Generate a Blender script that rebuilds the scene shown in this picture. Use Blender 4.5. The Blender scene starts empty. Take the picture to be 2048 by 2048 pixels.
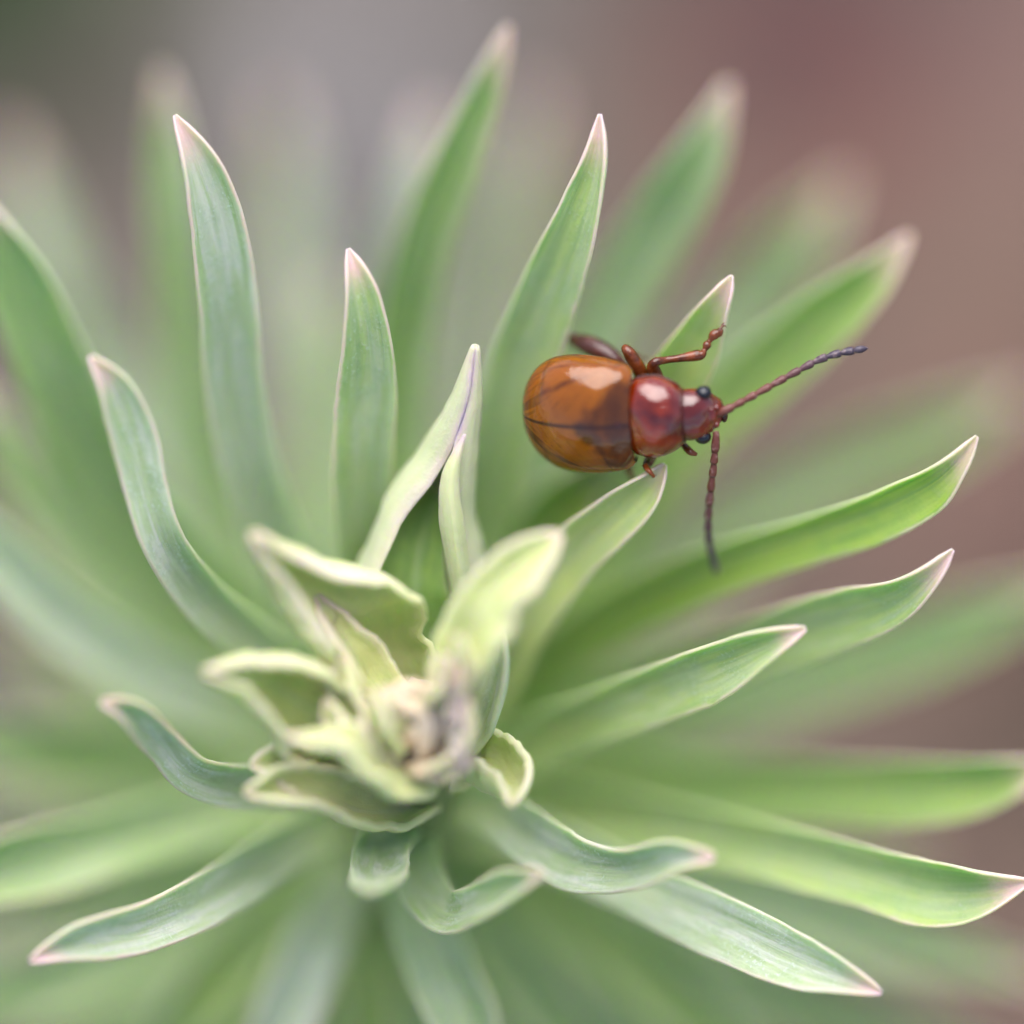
import bpy, bmesh, math, random
from mathutils import Vector, Matrix, noise

random.seed(7)
scene = bpy.context.scene
col = scene.collection
MM = 0.001
R = math.radians

# ------------------------------------------------------------------ camera
FOCUS = Vector((0, 0, 0.065))         # the beetle's thorax, 6.5 cm above the soil
DIST = 0.200                          # lens to plane of focus
FRAME = 0.030                         # width seen at the plane of focus
TILT = R(28)                          # camera looks down, 28 degrees off the vertical
cam_d = bpy.data.cameras.new('camera')
cam = bpy.data.objects.new('camera', cam_d)
col.objects.link(cam)
cam_rot = Matrix.Rotation(TILT, 4, 'X')
cam.matrix_world = Matrix.Translation(FOCUS + cam_rot @ Vector((0, 0, DIST))) @ cam_rot
cam_d.sensor_width = 36
cam_d.lens = 36 * DIST / FRAME
cam_d.clip_start = 0.01
cam_d.clip_end = 100
cam_d.dof.use_dof = True
cam_d.dof.focus_distance = DIST
cam_d.dof.aperture_fstop = 6.9
scene.camera = cam
CAM = cam.matrix_world.copy()

# ------------------------------------------------------------------ light
SUN = (cam_rot @ Vector((-0.02, 0.76, 0.65))).normalized()
elev = math.asin(SUN.z)
azim = math.atan2(SUN.x, SUN.y)
world = bpy.data.worlds.new('World')
scene.world = world
world.use_nodes = True
wn = world.node_tree
bg = wn.nodes['Background']
sky = wn.nodes.new('ShaderNodeTexSky')
sky.sky_type = 'NISHITA'
sky.sun_disc = False
sky.sun_elevation = elev
sky.sun_rotation = azim
sky.air_density = 1.0
sky.dust_density = 1.0
sky.ozone_density = 1.0
wn.links.new(sky.outputs[0], bg.inputs[0])
bg.inputs[1].default_value = 0.05
sun_d = bpy.data.lights.new('sun', 'SUN')
sun_d.energy = 1.5
sun_d.angle = R(68)
sun_d.color = (1.0, 0.965, 0.93)
sun = bpy.data.objects.new('sun', sun_d)
col.objects.link(sun)
sun.rotation_euler = SUN.to_track_quat('Z', 'Y').to_euler()

scene.view_settings.view_transform = 'Standard'
scene.view_settings.look = 'None'
scene.view_settings.gamma = 1
scene.view_settings.exposure = 1.98
scene.view_settings.use_curve_mapping = False
scene.cycles.use_denoising = True
scene.cycles.max_bounces = 5
scene.cycles.use_adaptive_sampling = True
scene.cycles.adaptive_threshold = 0.02
scene.cycles.use_light_tree = False
scene.cycles.sample_clamp_indirect = 6

# ------------------------------------------------------------------ helpers
K = FRAME * 1000 / 2048.0            # mm per photo pixel at the plane of focus
D = DIST * 1000

def cs(px, py, z):
    """photo pixel + millimetres in front of the plane of focus -> camera-space mm"""
    s = (D - z) / D
    return Vector(((px - 1024) * K * s, -(py - 1024) * K * s, z))

def to_world(c):
    return CAM @ Vector((c.x * MM, c.y * MM, (c.z - D) * MM))

def cam_of(w):
    l = CAM.inverted() @ w
    return Vector((l.x / MM, l.y / MM, l.z / MM + D))

def catmull(pts, n):
    """pts: list of tuples of floats; returns n samples"""
    m = len(pts)
    out = []
    for i in range(n):
        f = i / (n - 1) * (m - 1)
        k = min(int(f), m - 2)
        t = f - k
        p0 = pts[max(k - 1, 0)]; p1 = pts[k]; p2 = pts[k + 1]; p3 = pts[min(k + 2, m - 1)]
        out.append(tuple(
            0.5 * ((2 * b) + (-a + c) * t + (2 * a - 5 * b + 4 * c - d) * t * t + (-a + 3 * b - 3 * c + d) * t ** 3)
            for a, b, c, d in zip(p0, p1, p2, p3)))
    return out

def new_mesh(name, verts, faces, mat, parent=None, uvs=None, smooth=True, side=None):
    me = bpy.data.meshes.new(name)
    me.from_pydata([tuple(v) for v in verts], [], faces)
    if uvs:
        ul = me.uv_layers.new(name='UVMap')
        for lp in me.loops:
            ul.data[lp.index].uv = uvs[lp.vertex_index]
    if side:
        sl = me.uv_layers.new(name='Side')
        for lp in me.loops:
            sl.data[lp.index].uv = (side[lp.vertex_index], 0)
        me.uv_layers['UVMap'].active_render = True
    if smooth:
        me.polygons.foreach_set('use_smooth', [True] * len(me.polygons))
    me.update()
    ob = bpy.data.objects.new(name, me)
    col.objects.link(ob)
    me.materials.append(mat)
    if parent:
        ob.parent = parent
    return ob

def thing(name, label, cat, loc, group=None):
    o = bpy.data.objects.new(name, None)
    o.empty_display_size = 0.004
    col.objects.link(o)
    o.location = loc
    o['label'] = label
    o['category'] = cat
    if group:
        o['group'] = group
    return o

# ------------------------------------------------------------------ materials
class NT:
    def __init__(self, name):
        self.m = bpy.data.materials.new(name)
        self.m.use_nodes = True
        self.t = self.m.node_tree
        self.b = self.t.nodes['Principled BSDF']
    def n(self, kind, **kw):
        nd = self.t.nodes.new('ShaderNode' + kind)
        for k, v in kw.items():
            setattr(nd, k, v)
        return nd
    def l(self, a, b):
        self.t.links.new(a, b)
    def mix(self, fac, a, b, blend='MIX'):
        nd = self.n('Mix', data_type='RGBA', blend_type=blend)
        for s, v in ((nd.inputs[0], fac), (nd.inputs[6], a), (nd.inputs[7], b)):
            if hasattr(v, 'links'):
                self.l(v, s)
            elif isinstance(v, (int, float)):
                s.default_value = v
            else:
                s.default_value = (*v, 1)
        return nd.outputs[2]
    def math(self, op, a, b=0.0, c=0.0, clamp=False):
        nd = self.n('Math', operation=op, use_clamp=clamp)
        for s, v in zip(nd.inputs, (a, b, c)):
            if hasattr(v, 'links'):
                self.l(v, s)
            else:
                s.default_value = v
        return nd.outputs[0]
    def ramp(self, v, lo, hi, a=0.0, b=1.0):
        nd = self.n('MapRange', interpolation_type='SMOOTHSTEP')
        self.l(v, nd.inputs[0])
        for i, x in zip((1, 2, 3, 4), (lo, hi, a, b)):
            nd.inputs[i].default_value = x
        return nd.outputs[0]
    def noise(self, scale, detail=2.0, vec=None, rough=0.5, dist=0.0):
        nd = self.n('TexNoise')
        nd.inputs['Scale'].default_value = scale
        nd.inputs['Detail'].default_value = detail
        nd.inputs['Roughness'].default_value = rough
        nd.inputs['Distortion'].default_value = dist
        if vec:
            self.l(vec, nd.inputs['Vector'])
        return nd.outputs[0]
    def set(self, **kw):
        for k, v in kw.items():
            s = self.b.inputs[k.replace('_', ' ')]
            if hasattr(v, 'links'):
                self.l(v, s)
            else:
                s.default_value = v if not isinstance(v, tuple) or len(v) != 3 or s.type != 'RGBA' else (*v, 1)
    def bump(self, h, strength, dist):
        nd = self.n('Bump')
        nd.inputs['Strength'].default_value = strength
        nd.inputs['Distance'].default_value = dist
        self.l(h, nd.inputs['Height'])
        self.l(nd.outputs[0], self.b.inputs['Normal'])

def leaf_material(name, fine):
    """object colour: r = yellowness, g = waxy bloom, b = pink of margin and tip"""
    q = NT(name)
    info = q.n('ObjectInfo')
    sep = q.n('SeparateColor'); q.l(info.outputs['Color'], sep.inputs[0])
    yel, blo, pink = sep.outputs
    tc = q.n('TexCoord')
    suv = q.n('SeparateXYZ'); q.l(tc.outputs['UV'], suv.inputs[0])
    U, V = suv.outputs[0], suv.outputs[1]           # U 0..1 across (0.5 midrib), V along in leaf lengths
    sm = q.n('UVMap', uv_map='Side')
    ssep = q.n('SeparateXYZ'); q.l(sm.outputs[0], ssep.inputs[0])
    under = ssep.outputs[0]                         # 0 upper face, 1 underside
    au = q.math('ABSOLUTE', q.math('MULTIPLY_ADD', U, 2.0, -1.0))
    off = q.n('VectorMath', operation='ADD')
    q.l(tc.outputs['Object'], off.inputs[0])
    rnd = q.n('CombineXYZ'); q.l(info.outputs['Random'], rnd.inputs[0]); q.l(info.outputs['Random'], rnd.inputs[1])
    q.l(rnd.outputs[0], off.inputs[1])
    P = off.outputs[0]
    st = q.n('CombineXYZ')                          # stretched for veins: across fine, along coarse
    q.l(q.math('MULTIPLY', U, 6.5), st.inputs[0]); q.l(q.math('MULTIPLY', V, 4.0), st.inputs[1])
    q.l(q.math('MULTIPLY', info.outputs['Random'], 37.0), st.inputs[2])
    nv = q.noise(1.0, 2.0, st.outputs[0], 0.55, 0.6)
    n1 = q.noise(260, 1, P, 0.6)                    # ~4 mm blotches
    n2 = q.noise(1500, 3 if fine else 0, P, 0.7)    # sub-millimetre wax
    green = q.mix(yel, (0.165, 0.300, 0.080), (0.370, 0.470, 0.050))
    green = q.mix(q.ramp(nv, 0.40, 0.65, 0.0, 0.5), green, (0.110, 0.245, 0.050))
    s2 = q.n('CombineXYZ')                          # rubbed wax runs along the leaf
    q.l(q.math('MULTIPLY', U, 2.6), s2.inputs[0]); q.l(q.math('MULTIPLY', V, 3.2), s2.inputs[1])
    q.l(q.math('MULTIPLY', info.outputs['Random'], 91.0), s2.inputs[2])
    nw = q.noise(1.6, 3.0 if fine else 1.0, s2.outputs[0], 0.6, 0.9)
    wax = q.math('MULTIPLY', q.ramp(q.math('ADD', nw, q.math('MULTIPLY', n2, 0.25)), 0.50, 0.80), blo)
    wax = q.math('ADD', q.math('MULTIPLY', wax, 0.45), q.math('MULTIPLY', blo, 0.44), clamp=True)
    c = q.mix(wax, green, (0.50, 0.52, 0.44))
    if fine:
        c = q.mix(q.ramp(n2, 0.45, 0.62, 0.0, 0.22), c, (0.13, 0.27, 0.06))      # mottling
    if fine:
        n3 = q.noise(9000, 1, P, 0.6)               # wax grains
        gr = q.math('MULTIPLY', q.ramp(n3, 0.54, 0.70), q.math('MULTIPLY', q.ramp(n2, 0.44, 0.60), blo))
        c = q.mix(q.math('MULTIPLY', gr, 0.36), c, (0.60, 0.66, 0.62))
    mid = q.ramp(q.math('ADD', au, q.math('MULTIPLY_ADD', n2, 0.06, -0.03)), 0.03, 0.13, 0.5, 0.0)
    c = q.mix(q.math('MULTIPLY', mid, q.ramp(V, 0.55, 0.98, 1.0, 0.15)), c, (0.40, 0.52, 0.26))
    c = q.mix(q.ramp(V, 0.05, 0.55, 0.7, 0.0), c, (0.46, 0.58, 0.20))      # paler base
    c = q.mix(q.math('MULTIPLY', under, 0.62), c, (0.56, 0.62, 0.42))       # paler underside
    c = q.mix(q.math('MULTIPLY', q.math('SUBTRACT', 1.0, info.outputs['Alpha']), 0.8), c, (0.64, 0.63, 0.31))   # bracts are pale and yellowish
    wob = q.math('MULTIPLY_ADD', n2, 0.16, -0.08)
    cream = q.math('SUBTRACT', 1.0, info.outputs['Alpha'])     # bracts: wide cream margins
    edge = q.ramp(q.math('ADD', q.math('ADD', au, q.math('MULTIPLY', wob, 1.6)), q.math('MULTIPLY', cream, 0.16)), 0.89, 1.03)
    edge = q.math('MULTIPLY', edge, q.ramp(V, 0.3, 0.92, 0.22, 0.95))
    edge = q.math('MULTIPLY', edge, q.ramp(n1, 0.3, 0.6, 0.6, 1.0))
    edge = q.math('MULTIPLY', edge, q.math('MAXIMUM', cream, q.math('MULTIPLY_ADD', info.outputs['Random'], 0.55, 0.42)))
    c = q.mix(edge, c, q.mix(cream, (0.54, 0.48, 0.38), (0.72, 0.66, 0.48)))
    c = q.mix(q.math('MULTIPLY', q.math('MULTIPLY', edge, pink), q.ramp(V, 0.35, 0.9, 0.25, 0.85)), c, (0.66, 0.43, 0.42))
    tip = q.math('MULTIPLY', q.ramp(q.math('ADD', V, q.math('MULTIPLY', wob, 0.4)), 0.92, 0.99), q.math('MULTIPLY_ADD', pink, 0.7, 0.3))
    c = q.mix(q.math('MULTIPLY', tip, 0.9), c, (0.74, 0.50, 0.47))
    q.set(Base_Color=c, Roughness=0.55, IOR=1.40)
    q.b.inputs['Subsurface Weight'].default_value = 0.8
    q.b.inputs['Subsurface Radius'].default_value = (0.6, 1.0, 0.25)
    q.b.inputs['Subsurface Scale'].default_value = 0.0007
    if fine:
        q.bump(q.math('ADD', q.math('ADD', q.math('MULTIPLY', nv, 0.9), q.math('MULTIPLY', n2, 0.6)), q.math('MULTIPLY', n3, 0.18)), 0.45, 0.00014)
    return q.m

M = {'leaf': leaf_material('leaf', True), 'soft_leaf': leaf_material('lower_leaf', False)}

def plain(name, rgb, rough=0.5, var=0.3, scale=1500, bump=0.0, ior=1.45, sss=0.0):
    q = NT(name)
    tc = q.n('TexCoord')
    n = q.noise(scale, 4, tc.outputs['Object'], 0.6)
    lo = tuple(x * (1 - var) for x in rgb)
    hi = tuple(min(1, x * (1 + var)) for x in rgb)
    q.set(Base_Color=q.mix(q.ramp(n, 0.3, 0.7), lo, hi), Roughness=rough, IOR=ior)
    if sss:
        q.b.inputs['Subsurface Weight'].default_value = sss
        q.b.inputs['Subsurface Radius'].default_value = (1.0, 0.5, 0.2)
        q.b.inputs['Subsurface Scale'].default_value = 0.0004
    if bump:
        q.bump(n, bump, 0.0002)
    return q.m

# ------------------------------------------------------------------ setting: soil
def on_ground(px, py, h=0.0):
    o = CAM.translation
    d = to_world(cs(px, py, 0)) - o
    return o + d * ((h - o.z) / d.z)

# bare patches of the soil: photo pixel, radius in metres, colour, strength
SOIL_PATCHES = [(1560, 90, 0.010, (0.042, 0.027, 0.028), 0.95), (1500, 170, 0.005, (0.17, 0.036, 0.024), 0.95), (2150, 120, 0.007, (0.180, 0.098, 0.080), 0.9),
                (1960, 560, 0.006, (0.195, 0.120, 0.082), 0.8), (740, 120, 0.005, (0.22, 0.20, 0.20), 0.8), (560, 640, 0.005, (0.30, 0.235, 0.21), 0.6),
                (1180, 330, 0.006, (0.17, 0.15, 0.11), 0.6), (0, 960, 0.006, (0.045, 0.038, 0.018), 0.9), (2070, 1390, 0.006, (0.045, 0.030, 0.016), 0.9),
                (2000, 980, 0.006, (0.15, 0.078, 0.060), 0.8), (420, 60, 0.006, (0.12, 0.105, 0.085), 0.8)]

def soil_material():
    q = NT('soil')
    tc = q.n('TexCoord')
    P = tc.outputs['Object']
    big = q.noise(30, 1, P, 0.5)
    mid = q.noise(95, 3, P, 0.55)
    fine = q.noise(900, 4, P, 0.65)
    x = q.n('SeparateXYZ'); q.l(P, x.inputs[0])
    red = q.ramp(q.math('ADD', x.outputs[0], q.math('MULTIPLY_ADD', big, 0.03, -0.015)), -0.002, 0.016)
    c = q.mix(q.ramp(mid, 0.38, 0.62), (0.062, 0.048, 0.034), (0.21, 0.18, 0.15))
    c2 = q.mix(q.ramp(mid, 0.38, 0.62), (0.060, 0.036, 0.026), (0.168, 0.102, 0.074))
    c = q.mix(red, c, c2)
    c = q.mix(q.ramp(fine, 0.35, 0.7, 0, 0.6), c, (0.09, 0.065, 0.050))
    for (px, py, rad, rgb, amt) in SOIL_PATCHES:
        p = on_ground(px, py)
        dd = q.n('VectorMath', operation='DISTANCE'); q.l(P, dd.inputs[0]); dd.inputs[1].default_value = p
        dist = q.math('ADD', dd.outputs['Value'], q.math('MULTIPLY_ADD', mid, rad * 1.2, -rad * 0.6))
        c = q.mix(q.ramp(dist, rad * 0.55, rad * 1.15, amt, 0.0), c, rgb)
    q.set(Base_Color=c, Roughness=0.9)
    q.bump(fine, 0.6, 0.002)
    return q.m

def build_ground():
    me = bpy.data.meshes.new('ground')
    verts, faces = [], []
    xs = [-60, -20, -6, -2, -0.6] + [-0.3 + 0.01 * i for i in range(61)] + [0.6, 2, 6, 20, 60]
    for yy in xs:
        for xx in xs:
            d = max(abs(xx), abs(yy))
            z = 0.0
            if d < 0.35:
                z = 0.006 * noise.noise(Vector((xx * 30, yy * 30, 1))) + 0.003 * noise.noise(Vector((xx * 90, yy * 90, 5)))
            verts.append((xx, yy, z))
    n = len(xs)
    for j in range(n - 1):
        for i in range(n - 1):
            faces.append((j * n + i, j * n + i + 1, (j + 1) * n + i + 1, (j + 1) * n + i))
    g = new_mesh('ground', verts, faces, soil_material())
    g['kind'] = 'structure'
build_ground()

# ------------------------------------------------------------------ the plant
# the stem, in photo pixel + depth (mm): leans towards the camera
STEM = [(852, 1500, 0.9), (843, 1530, -0.5), (820, 1580, -4), (795, 1640, -9), (770, 1700, -14),
        (745, 1760, -20), (720, 1820, -28), (690, 1880, -38)]
def stem_at(z):
    for a, b in zip(STEM, STEM[1:]):
        if a[2] >= z >= b[2]:
            t = (a[2] - z) / (a[2] - b[2])
            return (a[0] + (b[0] - a[0]) * t, a[1] + (b[1] - a[1]) * t, z)
    return STEM[-1] if z < STEM[-1][2] else STEM[0]

stem_world = [to_world(cs(*p)) for p in STEM]
last = stem_world[-1]
foot = Vector((last.x - 0.003, last.y + 0.006, -0.004))
d0 = (stem_world[-1] - stem_world[-3]).normalized() * 0.01
stem_world += [last + d0 * 0.7, last.lerp(foot, 0.45) + d0 * 0.45, last.lerp(foot, 0.78) + d0 * 0.1, foot]
BASE = Vector((foot.x, foot.y, 0))
plant = thing('spurge_plant', 'grey-green spurge rosette with narrow pink-edged leaves around a pale shrivelled bud', 'plant', BASE)

def tube(name, pts, radii, mat, parent, origin, sides=12, n=None, caps=True, uv=True, flat=1.0):
    """pts in world metres, radii in mm"""
    n = n or len(pts) * 5
    sm = catmull([(p.x, p.y, p.z, r) for p, r in zip(pts, radii)], n)
    verts, faces, uvs = [], [], []
    prev = None
    for i, s in enumerate(sm):
        p = Vector(s[:3])
        a = Vector(sm[max(i - 1, 0)][:3]); b = Vector(sm[min(i + 1, n - 1)][:3])
        T = (b - a).normalized()
        if prev is None:
            ref = cam_rot.to_3x3() @ Vector((0, 0, 1))
            if abs(ref.dot(T)) > 0.95:
                ref = Vector((1, 0, 0))
            N = (ref - T * ref.dot(T)).normalized()
        else:
            N = (prev - T * prev.dot(T)).normalized()
        prev = N
        S = T.cross(N)
        for k in range(sides):
            an = 2 * math.pi * k / sides
            verts.append(p - origin + (S * math.cos(an) + N * math.sin(an) * flat) * max(s[3], 0.001) * MM)
            uvs.append((k / sides, i / (n - 1)))
    for i in range(n - 1):
        for k in range(sides):
            k2 = (k + 1) % sides
            faces.append((i * sides + k, i * sides + k2, (i + 1) * sides + k2, (i + 1) * sides + k))
    if caps:
        faces.append(tuple(reversed(range(sides))))
        faces.append(tuple((n - 1) * sides + k for k in range(sides)))
    if name is None:
        return verts, faces, uvs
    return new_mesh(name, verts, faces, mat, parent, uvs)

M['stem'] = plain('stem', (0.20, 0.28, 0.10), 0.6, 0.3, 500, 0.4, sss=0.2)
nst = len(stem_world)
tube('stem', stem_world, [0.5, 0.9, 1.4, 1.8, 2.0, 2.1, 2.2, 2.4, 2.6, 2.8, 3.0, 3.3], M['stem'], plant, BASE, 16)

NU = 15
def leaf(pts, hw, phi=0.5, roll=0.0, color=(0.3, 0.5, 0.8), thick=0.30, name='leaf', n=46, fold=0.13, wav=0.10, parent=None, seed=None, ref=None, mat='leaf', bead=0.28, cream=0.0):
    """pts: (px, py, z) from base to tip; hw: visible half width in photo px at each point;
    phi: half angle of the cross-section's arc (list or number); roll in degrees (list or number)"""
    m = len(pts)
    ph = phi if isinstance(phi, (list, tuple)) else [phi] * m
    ro = roll if isinstance(roll, (list, tuple)) else [roll] * m
    sd = seed if seed is not None else random.random() * 100
    data = []
    for (px, py, z), w, f, r in zip(pts, hw, ph, ro):
        c = cs(px, py, z)
        ww = w * K * (D - z) / D
        ww *= f / math.sin(min(f, 1.5708))
        data.append((c.x, c.y, c.z, ww, f, r))
    sm = catmull(data, n)
    verts, faces, uvs = [], [], []
    asym = (0.7 if fold > 0.0 else 0.0) * noise.noise(Vector((sd * 7.3, 1.7, 0)))
    refv = Vector(ref) if ref else Vector((0, 0, 1))
    pN = None
    lens = [0.0]
    for a, b in zip(sm, sm[1:]):
        lens.append(lens[-1] + (Vector(b[:3]) - Vector(a[:3])).length)
    ring = 2 * NU
    for i, s in enumerate(sm):
        p = Vector(s[:3]); w = max(s[3], 0.03); f = max(s[4], 0.02)
        a = Vector(sm[max(i - 1, 0)][:3]); b = Vector(sm[min(i + 1, n - 1)][:3])
        T = (b - a).normalized()
        N = refv - T * refv.dot(T)
        if N.length < 0.25 and pN is not None:
            N = pN - T * pN.dot(T)
        elif pN is not None:
            N = N.normalized() * 0.65 + (pN - T * pN.dot(T)).normalized() * 0.35
        N.normalize(); pN = N.copy()
        q = Matrix.Rotation(R(s[5]), 3, T)
        N = q @ N
        S = T.cross(N)
        v = lens[i] / lens[-1]
        tk = thick * (0.55 + 0.45 * min(1, (1 - v) * 4)) * min(1, w / 0.25)
        top, bot = [], []
        for k in range(NU):
            u = math.sin((k / (NU - 1) - 0.5) * math.pi)         # denser at margins
            ang = f * u + asym * min(1.0, f) * (u * u - 0.3)
            wv = wav * w * noise.noise(Vector((sd + v * 5, u * 0.6 + sd, 0.3))) + 0.35 * wav * w * abs(u) * noise.noise(Vector((v * 17, sd * 3 + u, 2.0)))
            wed = 1 + 0.55 * wav * noise.noise(Vector((v * 11, sd + (4 if u > 0 else 9), 7.0))) + 0.3 * wav * noise.noise(Vector((v * 37, sd + (4 if u > 0 else 9), 3.0)))
            c = p + S * (w * wed * math.sin(ang) / f) + N * (w * (1 - math.cos(ang)) / f + fold * w * abs(u) + wv)
            nn = (N * math.cos(ang) - S * math.sin(ang))
            t2 = tk * (bead + (1 - bead) * math.sqrt(max(0, 1 - u * u))) * (1 + 0.5 * math.exp(-(u / 0.16) ** 2) * (1 - v))
            gro = -0.10 * tk * math.exp(-(u / 0.12) ** 2)
            top.append(c + nn * (t2 * 0.35 + gro)); bot.append(c - nn * t2 * 0.65)
            top_uv = (0.5 + u * 0.5, v)
            uvs.append(top_uv)
        verts += top + bot[::-1]
        uvs += [(0.5 + math.sin(((NU - 1 - k) / (NU - 1) - 0.5) * math.pi) * 0.5, v) for k in range(NU)]
    for i in range(n - 1):
        for k in range(ring):
            k2 = (k + 1) % ring
            faces.append((i * ring + k, i * ring + k2, (i + 1) * ring + k2, (i + 1) * ring + k))
    faces.append(tuple(reversed(range(ring))))
    faces.append(tuple((n - 1) * ring + k for k in range(ring)))
    wv = [to_world(v) - BASE for v in verts]
    side = ([0.0] * NU + [1.0] * NU) * n
    ob = new_mesh(name, wv, faces, M[mat], parent or plant, uvs, side=side)
    ob.color = (*color, 1 - cream)
    return ob

def L(zb, pts, hw, phi=0.55, roll=0, color=(0.3, 0.5, 0.8), tipphi=1.55, hb=34, **kw):
    """a stem leaf: base on the stem at depth zb, then pts; margins incurved towards the tip"""
    p = [stem_at(zb)] + pts
    h = [hb] + hw
    m = len(p)
    ph = [phi * 0.8] + [phi] * (m - 1)
    if tipphi:
        ph[-1] = tipphi * 1.1; ph[-2] = tipphi; ph[-3] = 0.7 * phi + 0.3 * tipphi
    return leaf(p, h, ph, roll, color, **kw)

GL = (0.34, 1.10, 0.9)     # waxy
GN = (0.30, 0.45, 0.8)
YG = (0.62, 0.28, 0.7)
VG = (0.62, 0.05, 0.6)     # vivid
# --- sharp ring of upper leaves
L(-11, [(640, 1330, -9), (515, 1010, -5), (468, 800, -3), (453, 620, -1.5), (432, 460, -0.5), (398, 335, 0), (349, 230, 0.2)], [52, 56, 56, 57, 56, 36, 3], 0.6, 12, GL)
L(-8, [(765, 1280, -6.5), (733, 1050, -3.5), (735, 900, -2), (742, 770, -1), (735, 650, 0), (716, 560, 0.3), (696, 497, 0.3)], [52, 58, 61, 60, 46, 24, 3], 0.65, 5, (0.6, 0.7, 1.0))
L(-8, [(640, 1400, -6.5), (505, 1290, -4), (395, 1190, -1.8), (322, 1080, 0), (288, 970, 0.5), (265, 880, 0.8), (228, 780, 1.2), (180, 712, 1.6)], [45, 48, 46, 42, 42, 45, 32, 4], 0.7, 10, GL)
L(-15, [(560, 1380, -13), (330, 1130, -9.5), (190, 930, -7), (100, 740, -5), (30, 560, -4), (-20, 440, -3.5), (-50, 380, -3)], [60, 72, 76, 78, 66, 35, 4], 0.5, -8, (0.38, 0.35, 0.8))
L(-16, [(640, 1330, -16), (440, 1020, -14), (370, 720, -12), (345, 450, -10.5), (335, 270, -10), (323, 140, -9.5)], [55, 58, 56, 48, 32, 4], 0.5, 0, GN)
L(-14, [(790, 1250, -13), (795, 930, -11), (812, 700, -9), (850, 510, -7), (915, 330, -5.5), (980, 160, -4.5), (1017, 52, -4)], [55, 60, 60, 56, 46, 27, 4], 0.6, 0, (0.4, 0.3, 0.9))
L(-10, [(915, 1200, -8.5), (985, 920, -5), (1040, 720, -3), (1100, 560, -1.5), (1150, 440, -0.5), (1190, 325, 0), (1200, 228, 0.2)], [55, 66, 68, 63, 48, 24, 3], 0.6, -8, (0.62, 0.5, 1.0))
L(-16, [(960, 1220, -15), (1100, 870, -12), (1215, 630, -10), (1310, 470, -8.5), (1400, 315, -7), (1460, 165, -6.5)], [55, 62, 66, 66, 50, 5], 0.5, 0, (0.3, 0.6, 0.7))
L(-12, [(1010, 1240, -10.5), (1180, 980, -7), (1290, 840, -3.8), (1368, 735, -2.0), (1412, 655, -1.3), (1446, 590, -0.7), (1464, 551, -0.4)], [52, 60, 64, 60, 43, 20, 3], 0.6, -6, (0.85, 0.50, 1.0))
L(-14, [(1130, 1180, -12), (1340, 905, -9), (1500, 765, -7), (1635, 650, -5.5), (1740, 560, -4.8), (1820, 468, -4.4)], [58, 66, 68, 64, 42, 4], 0.5, 0, (0.6, 0.2, 0.8))
L(-22, [(1150, 1080, -20), (1380, 780, -18), (1510, 600, -17), (1600, 480, -16), (1692, 360, -15.5)], [55, 60, 62, 56, 8], 0.5, 0, (0.3, 0.6, 0.7))
L(-22, [(1150, 1270, -21), (1450, 1080, -19), (1700, 950, -18), (1900, 860, -17), (2060, 780, -16.5)], [60, 62, 62, 52, 6], 0.5, 0, GN)
L(-12, [(1030, 1370, -10), (1200, 1235, -7), (1400, 1140, -4.5), (1600, 1075, -2.5), (1740, 1028, -1.2), (1850, 975, -0.4), (1910, 925, 0), (1954, 872, 0.2)], [55, 58, 52, 47, 50, 44, 22, 3], 0.6, 12, VG)
L(-13, [(1150, 1440, -11), (1400, 1340, -6.5), (1570, 1278, -3.5), (1690, 1238, -1.8), (1790, 1200, -0.6), (1860, 1148, 0), (1906, 1099, 0.3)], [55, 60, 62, 60, 46, 22, 3], 0.55, 5, (0.62, 0.5, 0.9))
L(-8, [(1040, 1485, -6), (1190, 1420, -3.5), (1340, 1363, -1.4), (1440, 1324, -0.3), (1530, 1285, 0.4), (1612, 1256, 0.8)], [52, 54, 57, 54, 32, 4], 0.6, 8, (0.72, 0.5, 0.9))
L(-13, [(1130, 1550, -11.5), (1400, 1565, -9), (1650, 1570, -7), (1900, 1570, -5), (2020, 1550, -4.2), (2110, 1525, -4)], [56, 62, 64, 62, 40, 4], 0.55, 6, (0.52, 0.2, 0.8))
L(-19, [(1130, 1500, -18), (1400, 1430, -16), (1700, 1330, -14.5), (1950, 1240, -13.5), (2150, 1160, -13)], [58, 64, 66, 56, 6], 0.5, 0, (0.25, 0.35, 0.6))
L(-11, [(1010, 1600, -9.5), (1300, 1640, -6), (1550, 1695, -3.5), (1730, 1742, -2), (1860, 1775, -1), (1960, 1778, -0.5), (2060, 1763, 0)], [54, 58, 58, 62, 64, 46, 4], 0.6, 8, (0.66, 0.45, 0.9))
L(-9.5, [(1000, 1655, -7.5), (1170, 1718, -4.5), (1340, 1798, -2), (1480, 1863, -0.6), (1600, 1918, 0.1), (1700, 1958, 0.5), (1764, 1986, 0.8)], [50, 56, 60, 63, 55, 27, 4], 0.45, 2, GL)
L(-5.5, [(955, 1610, -4), (1050, 1670, -2.2), (1150, 1725, -0.8), (1250, 1738, 0.4), (1345, 1718, 1.4), (1428, 1716, 2.2)], [48, 56, 58, 44, 33, 8], 0.6, [0, 0, 4, 10, 6, -8, -18], GL)
L(-5.5, [(820, 1690, -4), (845, 1780, -2.2), (895, 1830, -0.5), (960, 1815, 0.9), (1030, 1775, 1.9), (1086, 1744, 2.7)], [50, 50, 46, 40, 30, 5], 0.5, [0, 0, -8, -22, -32, -30, -25], (0.35, 0.8, 0.5))
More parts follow.
